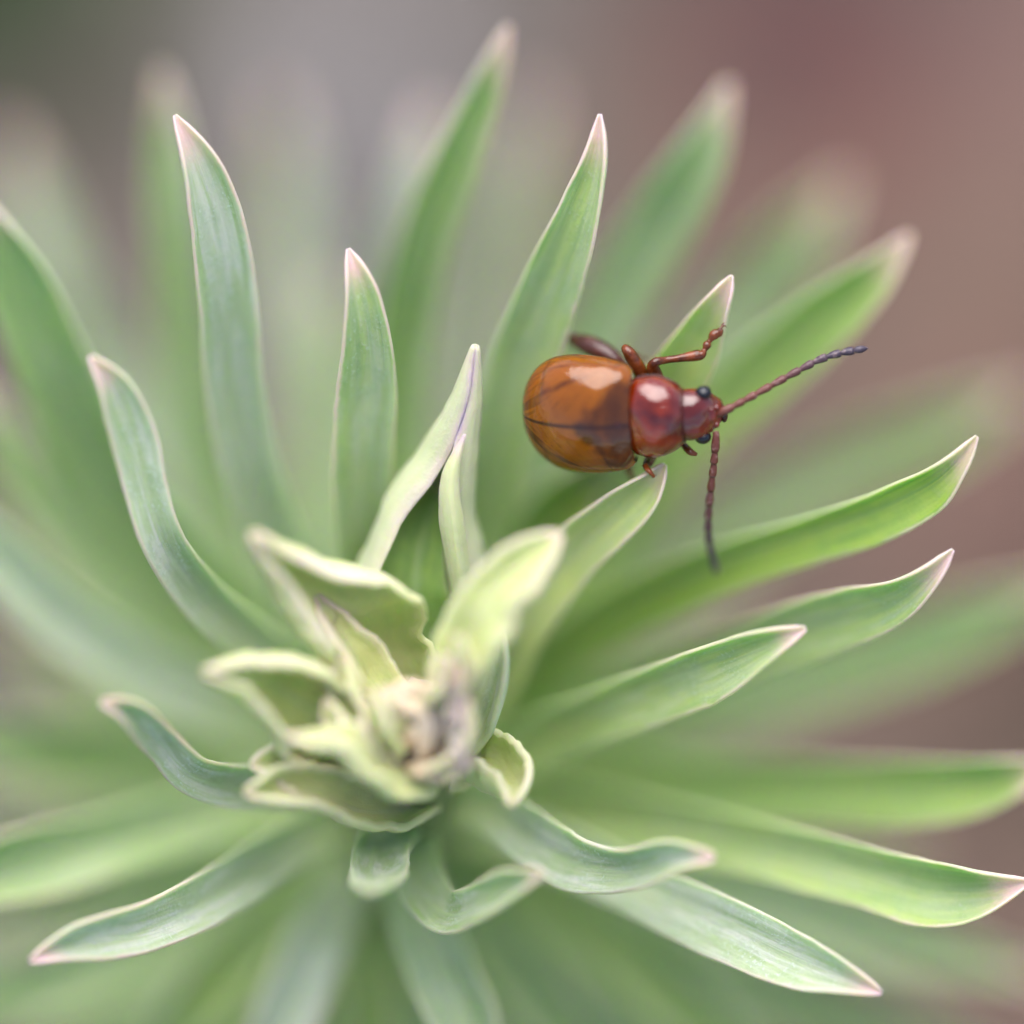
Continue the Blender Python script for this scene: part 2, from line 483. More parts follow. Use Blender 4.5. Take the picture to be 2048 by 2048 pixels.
L(-3.5, [(772, 1650, -2.6), (752, 1705, -1.2), (746, 1748, 0.1), (740, 1782, 2.0), (737, 1780, 3.6)], [52, 54, 58, 50, 10], [0.5][0], 0, (0.3, 1.0, 0.2), tipphi=0.7)
L(-8, [(690, 1632, -7), (560, 1712, -4.2), (425, 1798, -1.5), (290, 1856, 0.2), (160, 1880, 0.9), (58, 1922, 1.4)], [46, 51, 54, 49, 36, 4], 0.5, -4, GL)
L(-4.5, [(690, 1575, -3.6), (560, 1578, -2.4), (455, 1572, -1.2), (382, 1545, -0.2), (322, 1482, 0.6), (262, 1425, 1.6), (203, 1404, 2.4)], [46, 46, 44, 42, 36, 28, 6], 0.6, [0, 0, 0, -5, -12, -10, 0, 10], GL)
# --- softer leaves behind them
L(-13, [(620, 1490, -12), (430, 1415, -10), (250, 1320, -8.5), (90, 1205, -7.5), (-40, 1060, -7), (-110, 960, -7)], [56, 62, 64, 62, 45, 6], 0.5, 0, GL)
L(-16, [(560, 1430, -15), (370, 1290, -13), (190, 1110, -12), (50, 930, -11.5), (-60, 760, -11)], [56, 62, 64, 56, 6], 0.5, 0, (0.35, 0.5, 0.7))
L(-11, [(640, 1575, -9.5), (430, 1625, -7.5), (200, 1690, -6), (-20, 1745, -5), (-160, 1790, -5)], [54, 62, 66, 60, 6], 0.5, 0, (0.45, 0.55, 0.7))
L(-16, [(570, 1560, -15), (300, 1530, -13.5), (60, 1500, -12.5), (-140, 1440, -12)], [58, 66, 64, 6], 0.5, 0, (0.4, 0.3, 0.6))
L(-15, [(650, 1680, -13.5), (480, 1790, -12), (260, 1900, -10.5), (50, 1975, -10), (-120, 2040, -10)], [56, 62, 64, 54, 6], 0.5, 0, (0.4, 0.5, 0.7))
L(-11, [(720, 1720, -9.5), (655, 1840, -7.5), (600, 1970, -6.5), (540, 2110, -6), (500, 2230, -6)], [52, 58, 60, 52, 6], 0.55, 0, GL)
L(-8.5, [(815, 1690, -7), (850, 1810, -5.5), (890, 1930, -4.5), (945, 2070, -4), (980, 2190, -4)], [52, 60, 64, 54, 6], 0.55, 0, (0.3, 0.75, 0.7))
L(-15, [(745, 1800, -13.5), (748, 1930, -12), (745, 2080, -11), (740, 2250, -11)], [56, 62, 60, 6], 0.55, 0, YG)
L(-14, [(860, 1740, -12.5), (990, 1890, -11), (1120, 2040, -10), (1240, 2180, -10)], [56, 62, 58, 6], 0.5, 0, (0.4, 0.4, 0.7))
L(-15, [(940, 1710, -13.5), (1170, 1850, -12), (1370, 2010, -11), (1560, 2170, -11)], [58, 64, 60, 6], 0.5, 0, (0.45, 0.25, 0.7))
L(-13, [(680, 1730, -12), (540, 1870, -10.5), (390, 2010, -10), (260, 2150, -10)], [56, 62, 58, 6], 0.5, 0, YG)
L(-16, [(1080, 1650, -14.5), (1400, 1750, -13), (1750, 1860, -12.5), (2100, 1960, -12.5)], [60, 66, 62, 6], 0.5, 0, (0.3, 0.55, 0.6))
L(-19, [(1030, 1720, -18), (1350, 1900, -16.5), (1700, 2030, -16), (2040, 2160, -16)], [60, 66, 60, 6], 0.5, 0, (0.3, 0.5, 0.6))
L(-9, [(960, 1300, -8), (1060, 1090, -7.5), (1160, 980, -7), (1260, 890, -6.5)], [54, 60, 54, 6], 0.5, 0, VG)
L(-18, [(650, 1180, -17), (640, 900, -17), (650, 700, -17), (655, 560, -17)], [50, 52, 44, 6], 0.5, 0, (0.3, 0.6, 0.7))
L(-20, [(770, 1000, -18), (800, 620, -17), (840, 380, -16), (862, 215, -16)], [52, 52, 40, 6], 0.5, 0, (0.25, 1.3, 1.0))
L(-22, [(420, 1050, -21), (210, 720, -20), (130, 560, -19), (60, 380, -19), (15, 260, -19)], [58, 60, 52, 38, 8], 0.5, 0, (0.2, 1.0, 1.0))
L(-24, [(660, 1050, -23), (600, 640, -22), (575, 400, -21.5), (560, 200, -21)], [54, 54, 44, 8], 0.5, 0, (0.3, 1.3, 1.0), mat='soft_leaf')
L(-26, [(900, 1100, -25), (960, 700, -24), (1020, 420, -23), (1060, 190, -23)], [54, 54, 44, 8], 0.5, 0, (0.4, 0.9, 1.0), mat='soft_leaf')
# --- lower whorls on the stem, out of focus
for i in range(30):
    zb = -19 - i * 0.62
    an = i * 2.39996 + 0.5
    sx, sy, _ = stem_at(zb)
    sy += 25
    ln = 1050 + 130 * random.random()
    dx, dy = math.cos(an), math.sin(an)
    if dy < -0.15:
        ln *= 0.86
    pts = []
    lift = random.uniform(1.0, 5.0)
    for t in (0.25, 0.55, 0.8, 1.0):
        pts.append((sx + dx * ln * t + random.uniform(-14, 14), sy + dy * ln * t + random.uniform(-14, 14), zb + lift * math.sin(t * 1.7)))
    L(zb, pts, [58, 66, 54, 6], 0.5, random.uniform(-14, 14), (random.uniform(0.2, 0.55), random.uniform(0.2, 0.7), 0.8), n=22, mat='soft_leaf')

# ------------------------------------------------------------------ bud in the middle of the rosette
bud = bpy.data.objects.new('bud', None); col.objects.link(bud); bud.parent = plant
CR = (0.85, 0.45, 0.45)
def bract(pts, hw, phi, roll=0, color=CR, **kw):
    kw.setdefault('cream', 0.75); kw.setdefault('bead', 0.55); kw.setdefault('wav', 0.34); kw.setdefault('thick', 0.42)
    return leaf(pts, hw, phi, roll, color, name='bract', parent=bud, **kw)
# tall pinched hood behind the bud: margins rolled in, meeting towards the tip
leaf([stem_at(-5), (826, 1330, -5.4), (834, 1150, -4.2), (864, 1000, -2.6), (910, 868, -1.3), (936, 775, -0.5), (951, 690, 0.2)],
     [45, 130, 150, 98, 46, 24, 4], [0.8, 1.6, 1.95, 2.35, 3.1, 3.2, 3.15], [0, 0, 4, 6, 4, 6, 4], (0.55, 0.75, 0.0), thick=0.24, n=54, cream=0.4, bead=0.3, wav=0.16, fold=0.0, seed=4.2)
# leaf inside the hood
leaf([stem_at(-3), (838, 1350, -2.8), (822, 1200, -2.1), (842, 1070, -1.7), (888, 950, -1.4)],
     [40, 86, 92, 60, 6], [0.6, 0.7, 0.75, 0.8, 1.0], 4, (0.30, 0.10, 0.1), wav=0.22, fold=0.2)
# narrow pale leaf on the hood's right, seen from its underside
leaf([stem_at(-4), (935, 1330, -2.6), (926, 1200, -0.9), (908, 1060, 0.1), (900, 960, 0.4), (930, 868, 0.3)],
     [30, 26, 20, 21, 17, 3], [0.9, 1.0, 1.1, 1.1, 1.0, 0.9], [150, 165, 175, 186, 180, 180], (0.4, 0.6, 1.0), thick=0.2, cream=0.6, wav=0.25, fold=0.3)
# leaf leaning right, blurred
bract([(885, 1480, 0.8), (912, 1370, 2.0), (945, 1270, 2.6), (1010, 1170, 2.8), (1075, 1105, 2.7), (1122, 1066, 2.6)],
      [30, 52, 66, 58, 38, 5], [0.8, 0.9, 0.9, 0.9, 1.1, 1.5], [0, -14, -20, -16, -8, 0], (0.80, 0.30, 0.5))
# leaf low on the right, behind it
leaf([stem_at(-2), (945, 1480, -0.8), (985, 1400, 0), (1000, 1320, 0.4), (1005, 1250, 0.5)],
     [34, 36, 34, 26, 5], [0.7, 0.9, 1.1, 1.2, 1.2], -35, (0.4, 0.8, 0.4))
# leaf right of the bud with its tip near the beetle's legs
L(-6, [(960, 1400, -5), (1040, 1250, -3.4), (1130, 1125, -2.2), (1220, 1042, -1.2), (1290, 978, -0.7), (1330, 928, -0.4)], [50, 56, 55, 50, 34, 4], 0.6, 6, (0.90, 0.35, 0.6), cream=0.4)
# big hooded bract, upper left: inside in view, pale margins
bract([(850, 1490, -1.6), (794, 1405, -1.2), (712, 1305, -0.5), (630, 1207, 0.5), (562, 1130, 1.9), (505, 1068, 3.3)],
      [45, 92, 114, 92, 46, 7], [0.9, 1.5, 1.85, 2.05, 2.5, 2.8], [0, 10, 18, 20, 12, 0], (1.0, 0.05, 0.35), cream=0.9, thick=0.28, bead=0.6, n=46, fold=0.0)
# younger bracts folded inside it
bract([(850, 1500, 0.2), (800, 1440, 0.4), (730, 1350, 0.5), (670, 1260, 0.7), (632, 1190, 0.9)],
      [24, 36, 42, 30, 4], [0.8, 1.0, 1.2, 1.4, 1.6], [0, 30, 40, 36, 20], (0.95, 0.25, 0.3), thick=0.32)
bract([(820, 1530, 0.6), (775, 1490, 1.2), (725, 1430, 1.6), (700, 1365, 1.8), (690, 1310, 1.9)],
      [20, 28, 32, 24, 4], [0.8, 1.2, 1.5, 1.7, 1.7], [0, -30, -44, -40, -20], (0.9, 0.5, 0.3), thick=0.32)
# hooded bract, left
bract([(835, 1560, -1.8), (740, 1495, -1.2), (640, 1430, 0.0), (560, 1380, 1.2), (480, 1352, 2.3), (408, 1346, 3.2)],
      [40, 78, 94, 82, 48, 7], [0.9, 1.4, 1.6, 1.85, 2.4, 2.7], [0, -4, -6, -4, 0, 0], (0.95, 0.15, 0.15), thick=0.28, bead=0.6, fold=0.0)
# cream lip below it, margin turned to the light
bract([(870, 1572, 1.4), (806, 1580, 2.0), (740, 1548, 2.7), (690, 1500, 3.0), (640, 1488, 3.0), (578, 1470, 2.8)],
      [12, 24, 34, 40, 34, 5], [0.6, 0.9, 1.3, 1.2, 1.2, 1.4], [0, 40, 62, 50, 60, 40], (1.0, 0.55, 0.5), thick=0.34, wav=0.5)
bract([(860, 1560, 0.8), (800, 1545, 1.4), (730, 1500, 2.0), (680, 1440, 2.2), (650, 1395, 2.2)],
      [14, 26, 34, 28, 4], [0.6, 0.9, 1.2, 1.3, 1.4], [0, -30, -50, -46, -30], (1.0, 0.4, 0.5), thick=0.3, wav=0.4)
# green lower lip seen from below
bract([(855, 1590, -1.8), (790, 1630, -1.0), (705, 1628, 0.0), (620, 1594, 0.9), (550, 1580, 1.6), (488, 1584, 2.2)],
      [36, 48, 48, 42, 34, 5], [0.7, 1.1, 1.4, 1.5, 1.7, 2.0], [0, 34, 46, 40, 24, 0], (0.80, 0.20, 0.1), thick=0.36, wav=0.3)
bract([(840, 1560, -2.0), (740, 1590, -1.2), (650, 1560, 0.0), (560, 1530, 0.8), (500, 1530, 1.2)],
      [40, 52, 56, 46, 6], [0.8, 1.0, 1.1, 1.3, 1.6], 10, (0.50, 0.4, 0.1), wav=0.3)
# small curled leaf lower right of the bud
bract([(880, 1540, -2.2), (935, 1530, -1.4), (985, 1545, -0.6), (1015, 1580, 0.6), (1022, 1612, 1.8)],
      [34, 50, 52, 42, 5], [0.8, 1.3, 1.7, 1.9, 2.0], [0, -10, -20, -25, -20], (0.6, 0.3, 0.1), thick=0.34)

def nub_material():
    q = NT('dry_bud')
    tc = q.n('TexCoord')
    n = q.noise(520, 3, tc.outputs['Object'], 0.55)
    n2 = q.noise(700, 2, tc.outputs['Object'], 0.5)
    c = q.mix(q.ramp(n, 0.38, 0.62), (0.44, 0.29, 0.17), (0.66, 0.53, 0.37))
    c = q.mix(q.ramp(n2, 0.58, 0.72, 0, 0.8), c, (0.22, 0.12, 0.07))
    c = q.mix(q.ramp(n2, 0.28, 0.42, 0.5, 0), c, (0.55, 0.50, 0.26))
    n5 = q.noise(330, 1, tc.outputs['Object'], 0.5)
    c = q.mix(q.ramp(n5, 0.52, 0.62, 0, 0.6), c, (0.42, 0.38, 0.36))
    q.set(Base_Color=c, Roughness=0.65)
    q.b.inputs['Subsurface Weight'].default_value = 0.3
    q.b.inputs['Subsurface Radius'].default_value = (1, .6, .3)
    q.b.inputs['Subsurface Scale'].default_value = 0.0005
    return q.m
M['nub'] = nub_material()

def lump(name, c, rad, mat, parent, origin, amp=0.2, fr=1.3, seed=0.0, sub=4, axes=None):
    """irregular rounded lump; c in camera-space mm, rad three radii in mm along axes"""
    bm = bmesh.new()
    bmesh.ops.create_icosphere(bm, subdivisions=sub, radius=1)
    ax = axes or Matrix.Identity(3)
    vs = []
    for v in bm.verts:
        d = v.co.normalized()
        k = 1 + amp * noise.noise(d * fr + Vector((seed, seed * 2, 0))) + amp * 0.4 * noise.noise(d * fr * 3 + Vector((seed, 0, seed)))
        vs.append(to_world(c + ax @ Vector((d.x * rad[0] * k, d.y * rad[1] * k, d.z * rad[2] * k))) - origin)
    fs = [tuple(v.index for v in f.verts) for f in bm.faces]
    bm.free()
    return new_mesh(name, vs, fs, mat, parent)

lump('bud_core', cs(845, 1470, 1.0), (1.05, 1.3, 1.5), M['nub'], bud, BASE, 0.6, 1.4, 3.1)
for (px, py, z, a, b, c, sd) in ((822, 1400, 2.2, 0.80, 0.55, 0.8, 1.2), (910, 1395, 2.6, 0.36, 1.05, 0.8, 4.4), (922, 1495, 2.4, 0.36, 0.75, 0.7, 7.7),
                                 (868, 1540, 2.2, 0.75, 0.32, 0.6, 9.1), (775, 1435, 1.7, 0.32, 0.75, 0.6, 2.2), (850, 1455, 2.5, 0.28, 0.85, 0.5, 5.5)):
    lump('bud_scale', cs(px, py, z), (a, b, c), M['nub'], bud, BASE, 0.55, 1.2, sd, 4)
# withered scraps wrapped round it
for (p0, p1, p2, h, ro, cc) in (((800, 1500, 1.8), (775, 1445, 2.8), (760, 1375, 3.0), 26, 50, 0.9), ((900, 1530, 1.6), (935, 1480, 2.6), (935, 1400, 3.2), 26, -50, 0.9),
                                ((850, 1560, 1.6), (890, 1530, 2.6), (945, 1520, 2.6), 22, 30, 0.8), ((860, 1420, 2.2), (890, 1365, 3.1), (880, 1310, 3.2), 28, 20, 0.9),
                                ((790, 1540, 1.6), (742, 1470, 2.3), (726, 1400, 2.5), 24, 30, 0.7), ((905, 1440, 2.0), (930, 1340, 3.0), (915, 1270, 3.4), 22, -30, 0.8)):
    bract([p0, p1, p2], [h * 0.6, h, 5], [1.0, 1.5, 1.8], ro, (1.0, 0.3, 0.9), cream=cc, wav=0.6, thick=0.26, n=24)

# ------------------------------------------------------------------ the beetle
BC = cs(1262, 832, 0.2)                                 # front edge of the wing cases, camera space
BORG = to_world(BC + Vector((0, 0, -1.6)))
beetle = thing('beetle', 'glossy amber-brown beetle with dark eyes and long antennae clinging to the leaf tips', 'beetle', BORG)
PITCH, ROLL, YAW = R(7), R(20), R(1)
Brot = Matrix.Rotation(YAW, 3, 'Z') @ Matrix.Rotation(-PITCH, 3, 'Y') @ Matrix.Rotation(ROLL, 3, 'X')
def bl(x, y, z):
    """beetle-local mm (x forward, y to its left, z dorsal) -> mesh coordinates"""
    return to_world(BC + Brot @ Vector((x, y, z))) - BORG

def beetle_shell(name, dark, amber, pattern=0):
    q = NT(name)
    tc = q.n('TexCoord')
    uv = q.n('SeparateXYZ'); q.l(tc.outputs['UV'], uv.inputs[0])
    P = tc.outputs['Object']
    n1 = q.noise(700, 4, P, 0.6, 0.4)
    n2 = q.noise(4000, 3, P, 0.6)
    n3 = q.noise(1500, 3, P, 0.6)
    if pattern == 0:
        c = q.mix(q.ramp(n1, 0.32, 0.68), dark, amber)
        q.set(Base_Color=c, Roughness=q.ramp(n3, 0.35, 0.7, 0.03, 0.07), IOR=1.58)
        q.b.inputs['Coat Weight'].default_value = 0.55
        q.b.inputs['Coat Roughness'].default_value = 0.015
        q.b.inputs['Coat IOR'].default_value = 1.65
        lo = q.noise(1900, 1.5, P, 0.55)
        q.bump(q.math('ADD', q.math('MULTIPLY', lo, 1.6), q.math('MULTIPLY', n2, 0.012)), 0.5, 0.0002)
    else:
        S, T = uv.outputs[0], uv.outputs[1]            # S: 0 front .. 1 rear, T: 0 suture .. 1 side
        wob = q.math('MULTIPLY_ADD', n3, 0.22, -0.11)
        # wing folds seen through the case: streaks fanning from the shoulder
        dS = q.math('SUBTRACT', S, 0.16); dT = q.math('SUBTRACT', T, 0.62)
        ang = q.math('ARCTAN2', dT, dS)
        fan = q.n('CombineXYZ'); q.l(q.math('MULTIPLY', ang, 5.0), fan.inputs[0]); q.l(q.math('MULTIPLY', S, 1.2), fan.inputs[1])
        fn = q.noise(1.0, 3, fan.outputs[0], 0.6, 0.3)
        c = q.mix(q.ramp(fn, 0.36, 0.52), dark, amber)
        c = q.mix(q.ramp(n1, 0.45, 0.75, 0.0, 0.5), c, (0.40, 0.125, 0.005))
        c = q.mix(q.ramp(n1, 0.28, 0.46, 0.55, 0.0), c, (0.10, 0.026, 0.003))
        ln = q.math('ABSOLUTE', q.math('SUBTRACT', q.math('FRACT', q.math('MULTIPLY_ADD', fn, 7.0, q.math('MULTIPLY', ang, 0.6))), 0.5))
        c = q.mix(q.ramp(ln, 0.02, 0.10, 0.45, 0.0), c, (0.09, 0.024, 0.002))     # wing veins
        # dark wing base and painted-in shadow of the body below: wedge by suture, front half
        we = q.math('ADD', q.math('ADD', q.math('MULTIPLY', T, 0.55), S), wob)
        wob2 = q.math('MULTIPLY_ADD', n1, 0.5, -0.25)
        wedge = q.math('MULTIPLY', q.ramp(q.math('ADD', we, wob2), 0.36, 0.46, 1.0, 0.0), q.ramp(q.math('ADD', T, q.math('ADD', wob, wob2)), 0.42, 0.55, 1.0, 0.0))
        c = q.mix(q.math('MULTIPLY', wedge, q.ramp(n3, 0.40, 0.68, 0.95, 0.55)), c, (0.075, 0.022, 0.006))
        # cross fold near the rear
        cr = q.math('ABSOLUTE', q.math('SUBTRACT', q.math('ADD', S, q.math('MULTIPLY', T, 0.10)), q.math('MULTIPLY_ADD', wob, 0.3, 0.80)))
        c = q.mix(q.math('MULTIPLY', q.ramp(cr, 0.004, 0.03, 0.55, 0), q.ramp(T, 0.1, 0.4)), c, (0.10, 0.03, 0.006))
        # dark suture line and olive side
        c = q.mix(q.ramp(T, 0.004, 0.022, 0.85, 0.0), c, (0.04, 0.012, 0.006))
        c = q.mix(q.ramp(T, 0.62, 1.0, 0.0, 0.75), c, (0.10, 0.042, 0.004))
        q.set(Base_Color=c, Roughness=q.ramp(n3, 0.35, 0.7, 0.035, 0.08), IOR=1.56)
        q.b.inputs['Subsurface Weight'].default_value = 0.3
        q.b.inputs['Subsurface Radius'].default_value = (1.0, 0.4, 0.1)
        q.b.inputs['Subsurface Scale'].default_value = 0.0003
        q.bump(q.math('ADD', q.math('MULTIPLY', n3, 1.0), q.math('MULTIPLY', n2, 0.03)), 0.35, 0.00012)
    return q.m

M['pron'] = beetle_shell('pronotum_cuticle', (0.070, 0.005, 0.001), (0.300, 0.030, 0.001))
M['head'] = beetle_shell('head_cuticle', (0.090, 0.008, 0.002), (0.230, 0.020, 0.002))
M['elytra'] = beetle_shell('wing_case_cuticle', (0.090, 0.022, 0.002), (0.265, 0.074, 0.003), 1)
M['leg'] = plain('leg_cuticle', (0.150, 0.034, 0.007), 0.22, 0.6, 2500, 0.25, 1.55, 0.15)
M['darkleg'] = plain('dark_leg_cuticle', (0.085, 0.024, 0.014), 0.22, 0.4, 2500, 0.2, 1.55)
M['eye'] = plain('eye_black', (0.006, 0.006, 0.010), 0.09, 0.3, 12000, 0.12, 1.6)
M['rim'] = plain('dark_rim', (0.055, 0.014, 0.010), 0.2, 0.3, 3000, 0.1, 1.55)
M['under'] = plain('underside', (0.09, 0.028, 0.010), 0.4, 0.4, 2000, 0.3)

def spow(c, e):
    return math.copysign(abs(c) ** e, c)

def loft(name, stations, mat, parent, sides=40, e=0.9, origin_fn=bl, n=40, ends=True):
    """stations: (x, half width, top, bottom, z offset) beetle-local"""
    sm = catmull(stations, n)
    vs, fs, uvs = [], [], []
    for i, (x, hw, tp, bt, zo) in enumerate(sm):
        for k in range(sides):
            a = 2 * math.pi * k / sides
            y = spow(math.cos(a), e) * max(hw, 0.01)
            z = spow(math.sin(a), e) * (max(tp, 0.01) if math.sin(a) >= 0 else max(bt, 0.01)) + zo
            vs.append(origin_fn(x, y, z)); uvs.append((k / sides, i / (n - 1)))
    for i in range(n - 1):
        for k in range(sides):
            k2 = (k + 1) % sides
            fs.append((i * sides + k, i * sides + k2, (i + 1) * sides + k2, (i + 1) * sides + k))
    fs.append(tuple(reversed(range(sides)))); fs.append(tuple((n - 1) * sides + k for k in range(sides)))
    ob = new_mesh(name, vs, fs, mat, parent, uvs)
    return ob

# underside of the body (abdomen and breast), mostly covered by the wing cases
loft('body', [(-2.9, 0.2, 0.2, 0.2, -0.75), (-2.5, 0.90, 0.40, 0.45, -0.62), (-1.6, 1.40, 0.55, 0.75, -0.35), (-0.5, 1.35, 0.6, 0.85, -0.1), (0.2, 0.95, 0.5, 0.8, 0), (0.9, 0.85, 0.4, 0.75, 0), (1.4, 0.6, 0.4, 0.6, 0)], M['under'], beetle)
# pronotum: a shiny dome, rounded rear edge
def pronotum():
    st = []
    for i in range(30):
        t = i / 29
        x = -0.16 + 1.72 * t
        w = 1.24 * (math.sin(math.pi * (0.20 + 0.67 * t)) ** 0.48)
        if t < 0.12: w *= 0.86 + 0.14 * math.sqrt(t / 0.12)
        h = 0.98 * (math.sin(math.pi * (0.13 + 0.68 * t)) ** 0.6)
        if t < 0.05: h *= 0.85 + 0.15 * t / 0.05
        st.append((x, w, h, 0.5 * h + 0.05, 0.0))
    return st
loft('pronotum', pronotum(), M['pron'], beetle, 56, 0.88, n=44)
# raised rim round the pronotum's sides
for sgn in (1, -1):
    pts = []
    for (x, w, h, b, zo) in pronotum()[1:-1:3]:
        pts.append(bl(x, sgn * (w + 0.008), 0.02) + BORG)
    tube('rim', pts, [0.032] * len(pts), M['rim'], beetle, BORG, 8)
# front and rear edges of the pronotum: fine dark beads
for k, rr in ((-1, 0.034), (0, 0.03)):
    x, w, h, b, zo = pronotum()[k]
    arc = [bl(x, spow(math.cos(a), 0.88) * (w + 0.01), spow(math.sin(a), 0.88) * (h + 0.01)) + BORG for a in [math.pi * i / 14 for i in range(15)]]
    tube('rim', arc, [rr] * 15, M['rim'], beetle, BORG, 8)
# head
head = loft('head', [(1.30, 0.70, 0.58, 0.45, -0.04), (1.55, 0.76, 0.62, 0.5, -0.04), (1.85, 0.76, 0.61, 0.55, -0.06), (2.12, 0.72, 0.54, 0.55, -0.10), (2.34, 0.58, 0.44, 0.5, -0.18), (2.50, 0.44, 0.34, 0.45, -0.27), (2.64, 0.30, 0.22, 0.35, -0.36), (2.72, 0.10, 0.08, 0.15, -0.42)], M['head'], beetle, 44, 0.86)
def ball(name, x, y, z, r, mat, parent, sc=(1, 1, 1), sub=3):
    bm = bmesh.new(); bmesh.ops.create_icosphere(bm, subdivisions=sub, radius=r)
    vs = [bl(x + v.co.x * sc[0], y + v.co.y * sc[1], z + v.co.z * sc[2]) for v in bm.verts]
    fs = [tuple(v.index for v in f.verts) for f in bm.faces]; bm.free()
    return new_mesh(name, vs, fs, mat, parent)
ball('eye', 2.16, 0.68, 0.02, 0.25, M['eye'], head, (1.0, 0.85, 1.05))
ball('eye', 2.08, -0.68, 0.02, 0.25, M['eye'], head, (1.0, 0.85, 1.05))
ball('mandible', 2.70, -0.14, -0.36, 0.16, M['rim'], head, (0.7, 1.5, 1.0))
ball('antenna_socket', 2.50, 0.20, 0.00, 0.11, M['head'], head, (1.1, 1.0, 0.9))
ball('antenna_socket', 2.47, -0.33, -0.04, 0.11, M['head'], head, (1.1, 1.0, 0.9))
ball('brow', 2.38, 0.06, 0.22, 0.10, M['head'], head, (1.3, 2.4, 0.8))
# palp, orange, below the lower eye
tube('palp', [to_world(cs(1368, 890, -0.4)), to_world(cs(1380, 903, -0.2)), to_world(cs(1394, 909, -0.2))], [0.10, 0.11, 0.05], M['leg'], head, BORG, 10)

# wing cases
def elytron(side):
    NS, NTT = 46, 26
    drop = R(14)                                       # the cases slope down towards the tail
    vs, fs, uvs = [], [], []
    for i in range(NS):
        s = i / (NS - 1)
        x = 0.08 - 3.40 * s
        prof = (1 - max(0, (s - 0.42) / 0.58) ** 2.7) ** 0.5 if s < 0.999 else 0.02
        front = 0.87 + 0.13 * math.sin(min(1, s / 0.42) * math.pi / 2)
        if s < 0.06: front *= 0.90 + 0.10 * math.sqrt(s / 0.06)
        w = 1.74 * prof * front
        hh = 1.22 * prof ** 0.9 * (0.60 + 0.40 * math.sin(min(1, s / 0.40) * math.pi / 2))
        for j in range(NTT):
            t = j / (NTT - 1)
            th = math.pi / 2 - t * R(112)
            cy = math.cos(th); sy = math.sin(th)
            hum = 0.10 * math.exp(-((s - 0.10) / 0.07) ** 2 - ((t - 0.52) / 0.16) ** 2)
            y = 0.006 + w * max(0.0, cy) ** 0.92
            z = hh * (spow(sy, 0.92)) + hum
            if sy < 0: z = hh * sy * 0.55
            
            vs.append(bl(x * math.cos(drop) - z * math.sin(drop) * 0.35, side * y, z + x * math.sin(drop))); uvs.append((s, t))
    for i in range(NS - 1):
        for j in range(NTT - 1):
            a = (i * NTT + j, i * NTT + j + 1, (i + 1) * NTT + j + 1, (i + 1) * NTT + j)
            fs.append(a if side < 0 else a[::-1])
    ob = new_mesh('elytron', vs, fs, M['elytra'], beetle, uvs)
    so = ob.modifiers.new('thickness', 'SOLIDIFY'); so.thickness = 0.05 * MM; so.offset = -1; so.use_rim = False
    return ob
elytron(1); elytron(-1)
# little shield between the wing cases
loft('scutellum', [(-0.46, 0.02, 0.02, 0.02, 0.90), (-0.36, 0.10, 0.03, 0.05, 0.90), (-0.24, 0.22, 0.03, 0.06, 0.85), (-0.10, 0.28, 0.03, 0.05, 0.78)], M['rim'], beetle, 16, 1.0, n=12)

def hairs(v, f, u, P, Rr, count, length, seed=5):
    """short bristles standing off a limb, added to its mesh"""
    rnd = random.Random(seed)
    for _ in range(count):
        i = rnd.randrange(1, len(P) - 1)
        T = (P[i + 1] - P[i - 1]).normalized()
        p = P[i].lerp(P[i + 1], rnd.random())
        d = Vector((rnd.gauss(0, 1), rnd.gauss(0, 1), rnd.gauss(0, 1)))
        d = (d - T * d.dot(T)).normalized()
        a = p + d * Rr[i] * MM * 0.8 - BORG
        tip = a + (d * 0.8 + T * 0.6).normalized() * length * MM * rnd.uniform(0.6, 1.1)
        w = T.cross(d) * 0.006 * MM
        o = len(v)
        v += [a + w, a - w, a + T * 0.010 * MM, tip]
        t = i / len(P)
        u += [(0.5, t)] * 4
        f += [(o, o + 1, o + 3), (o + 1, o + 2, o + 3), (o + 2, o, o + 3)]

def chain(name, pts, radii, mat, extra=(), sides=12, n=None):
    """one continuous limb; pts (px, py, z)"""
    v, f, u = tube(None, [to_world(cs(*p)) for p in pts], radii, None, None, BORG, sides, n)
    for ep, er in extra:
        v2, f2, u2 = tube(None, [to_world(cs(*p)) for p in ep], er, None, None, BORG, 6, 8)
        o = len(v); v += v2; u += u2; f += [tuple(i + o for i in q) for q in f2]
    hairs(v, f, u, [to_world(cs(*p)) for p in pts], radii, 160, 0.08, len(pts))
    return new_mesh(name, v, f, mat, beetle, u)

# left foreleg: femur, tibia along the leaf, tarsus and claws
chain('leg', [(1318, 775, -0.6), (1312, 752, -0.3), (1306, 735, -0.1), (1312, 724, 0.05), (1332, 720, -0.1), (1362, 716, -0.1), (1392, 711, -0.2), (1403, 709, -0.2),
              (1409, 700, -0.25), (1414, 690, -0.25), (1419, 682, -0.3), (1427, 671, -0.3), (1436, 664, -0.3), (1441, 657, -0.3), (1448, 650, -0.3)],
      [0.20, 0.21, 0.19, 0.14, 0.11, 0.12, 0.17, 0.14, 0.08, 0.13, 0.075, 0.15, 0.13, 0.05, 0.03], M['leg'],
      extra=[([(1443, 658, -0.3), (1440, 668, -0.3), (1435, 674, -0.3)], [0.06, 0.08, 0.03]), ([(1446, 652, -0.3), (1451, 652, -0.28), (1453, 655, -0.28)], [0.022, 0.018, 0.008]), ([(1446, 652, -0.3), (1446, 647, -0.28), (1449, 645, -0.28)], [0.022, 0.018, 0.008])], n=90)
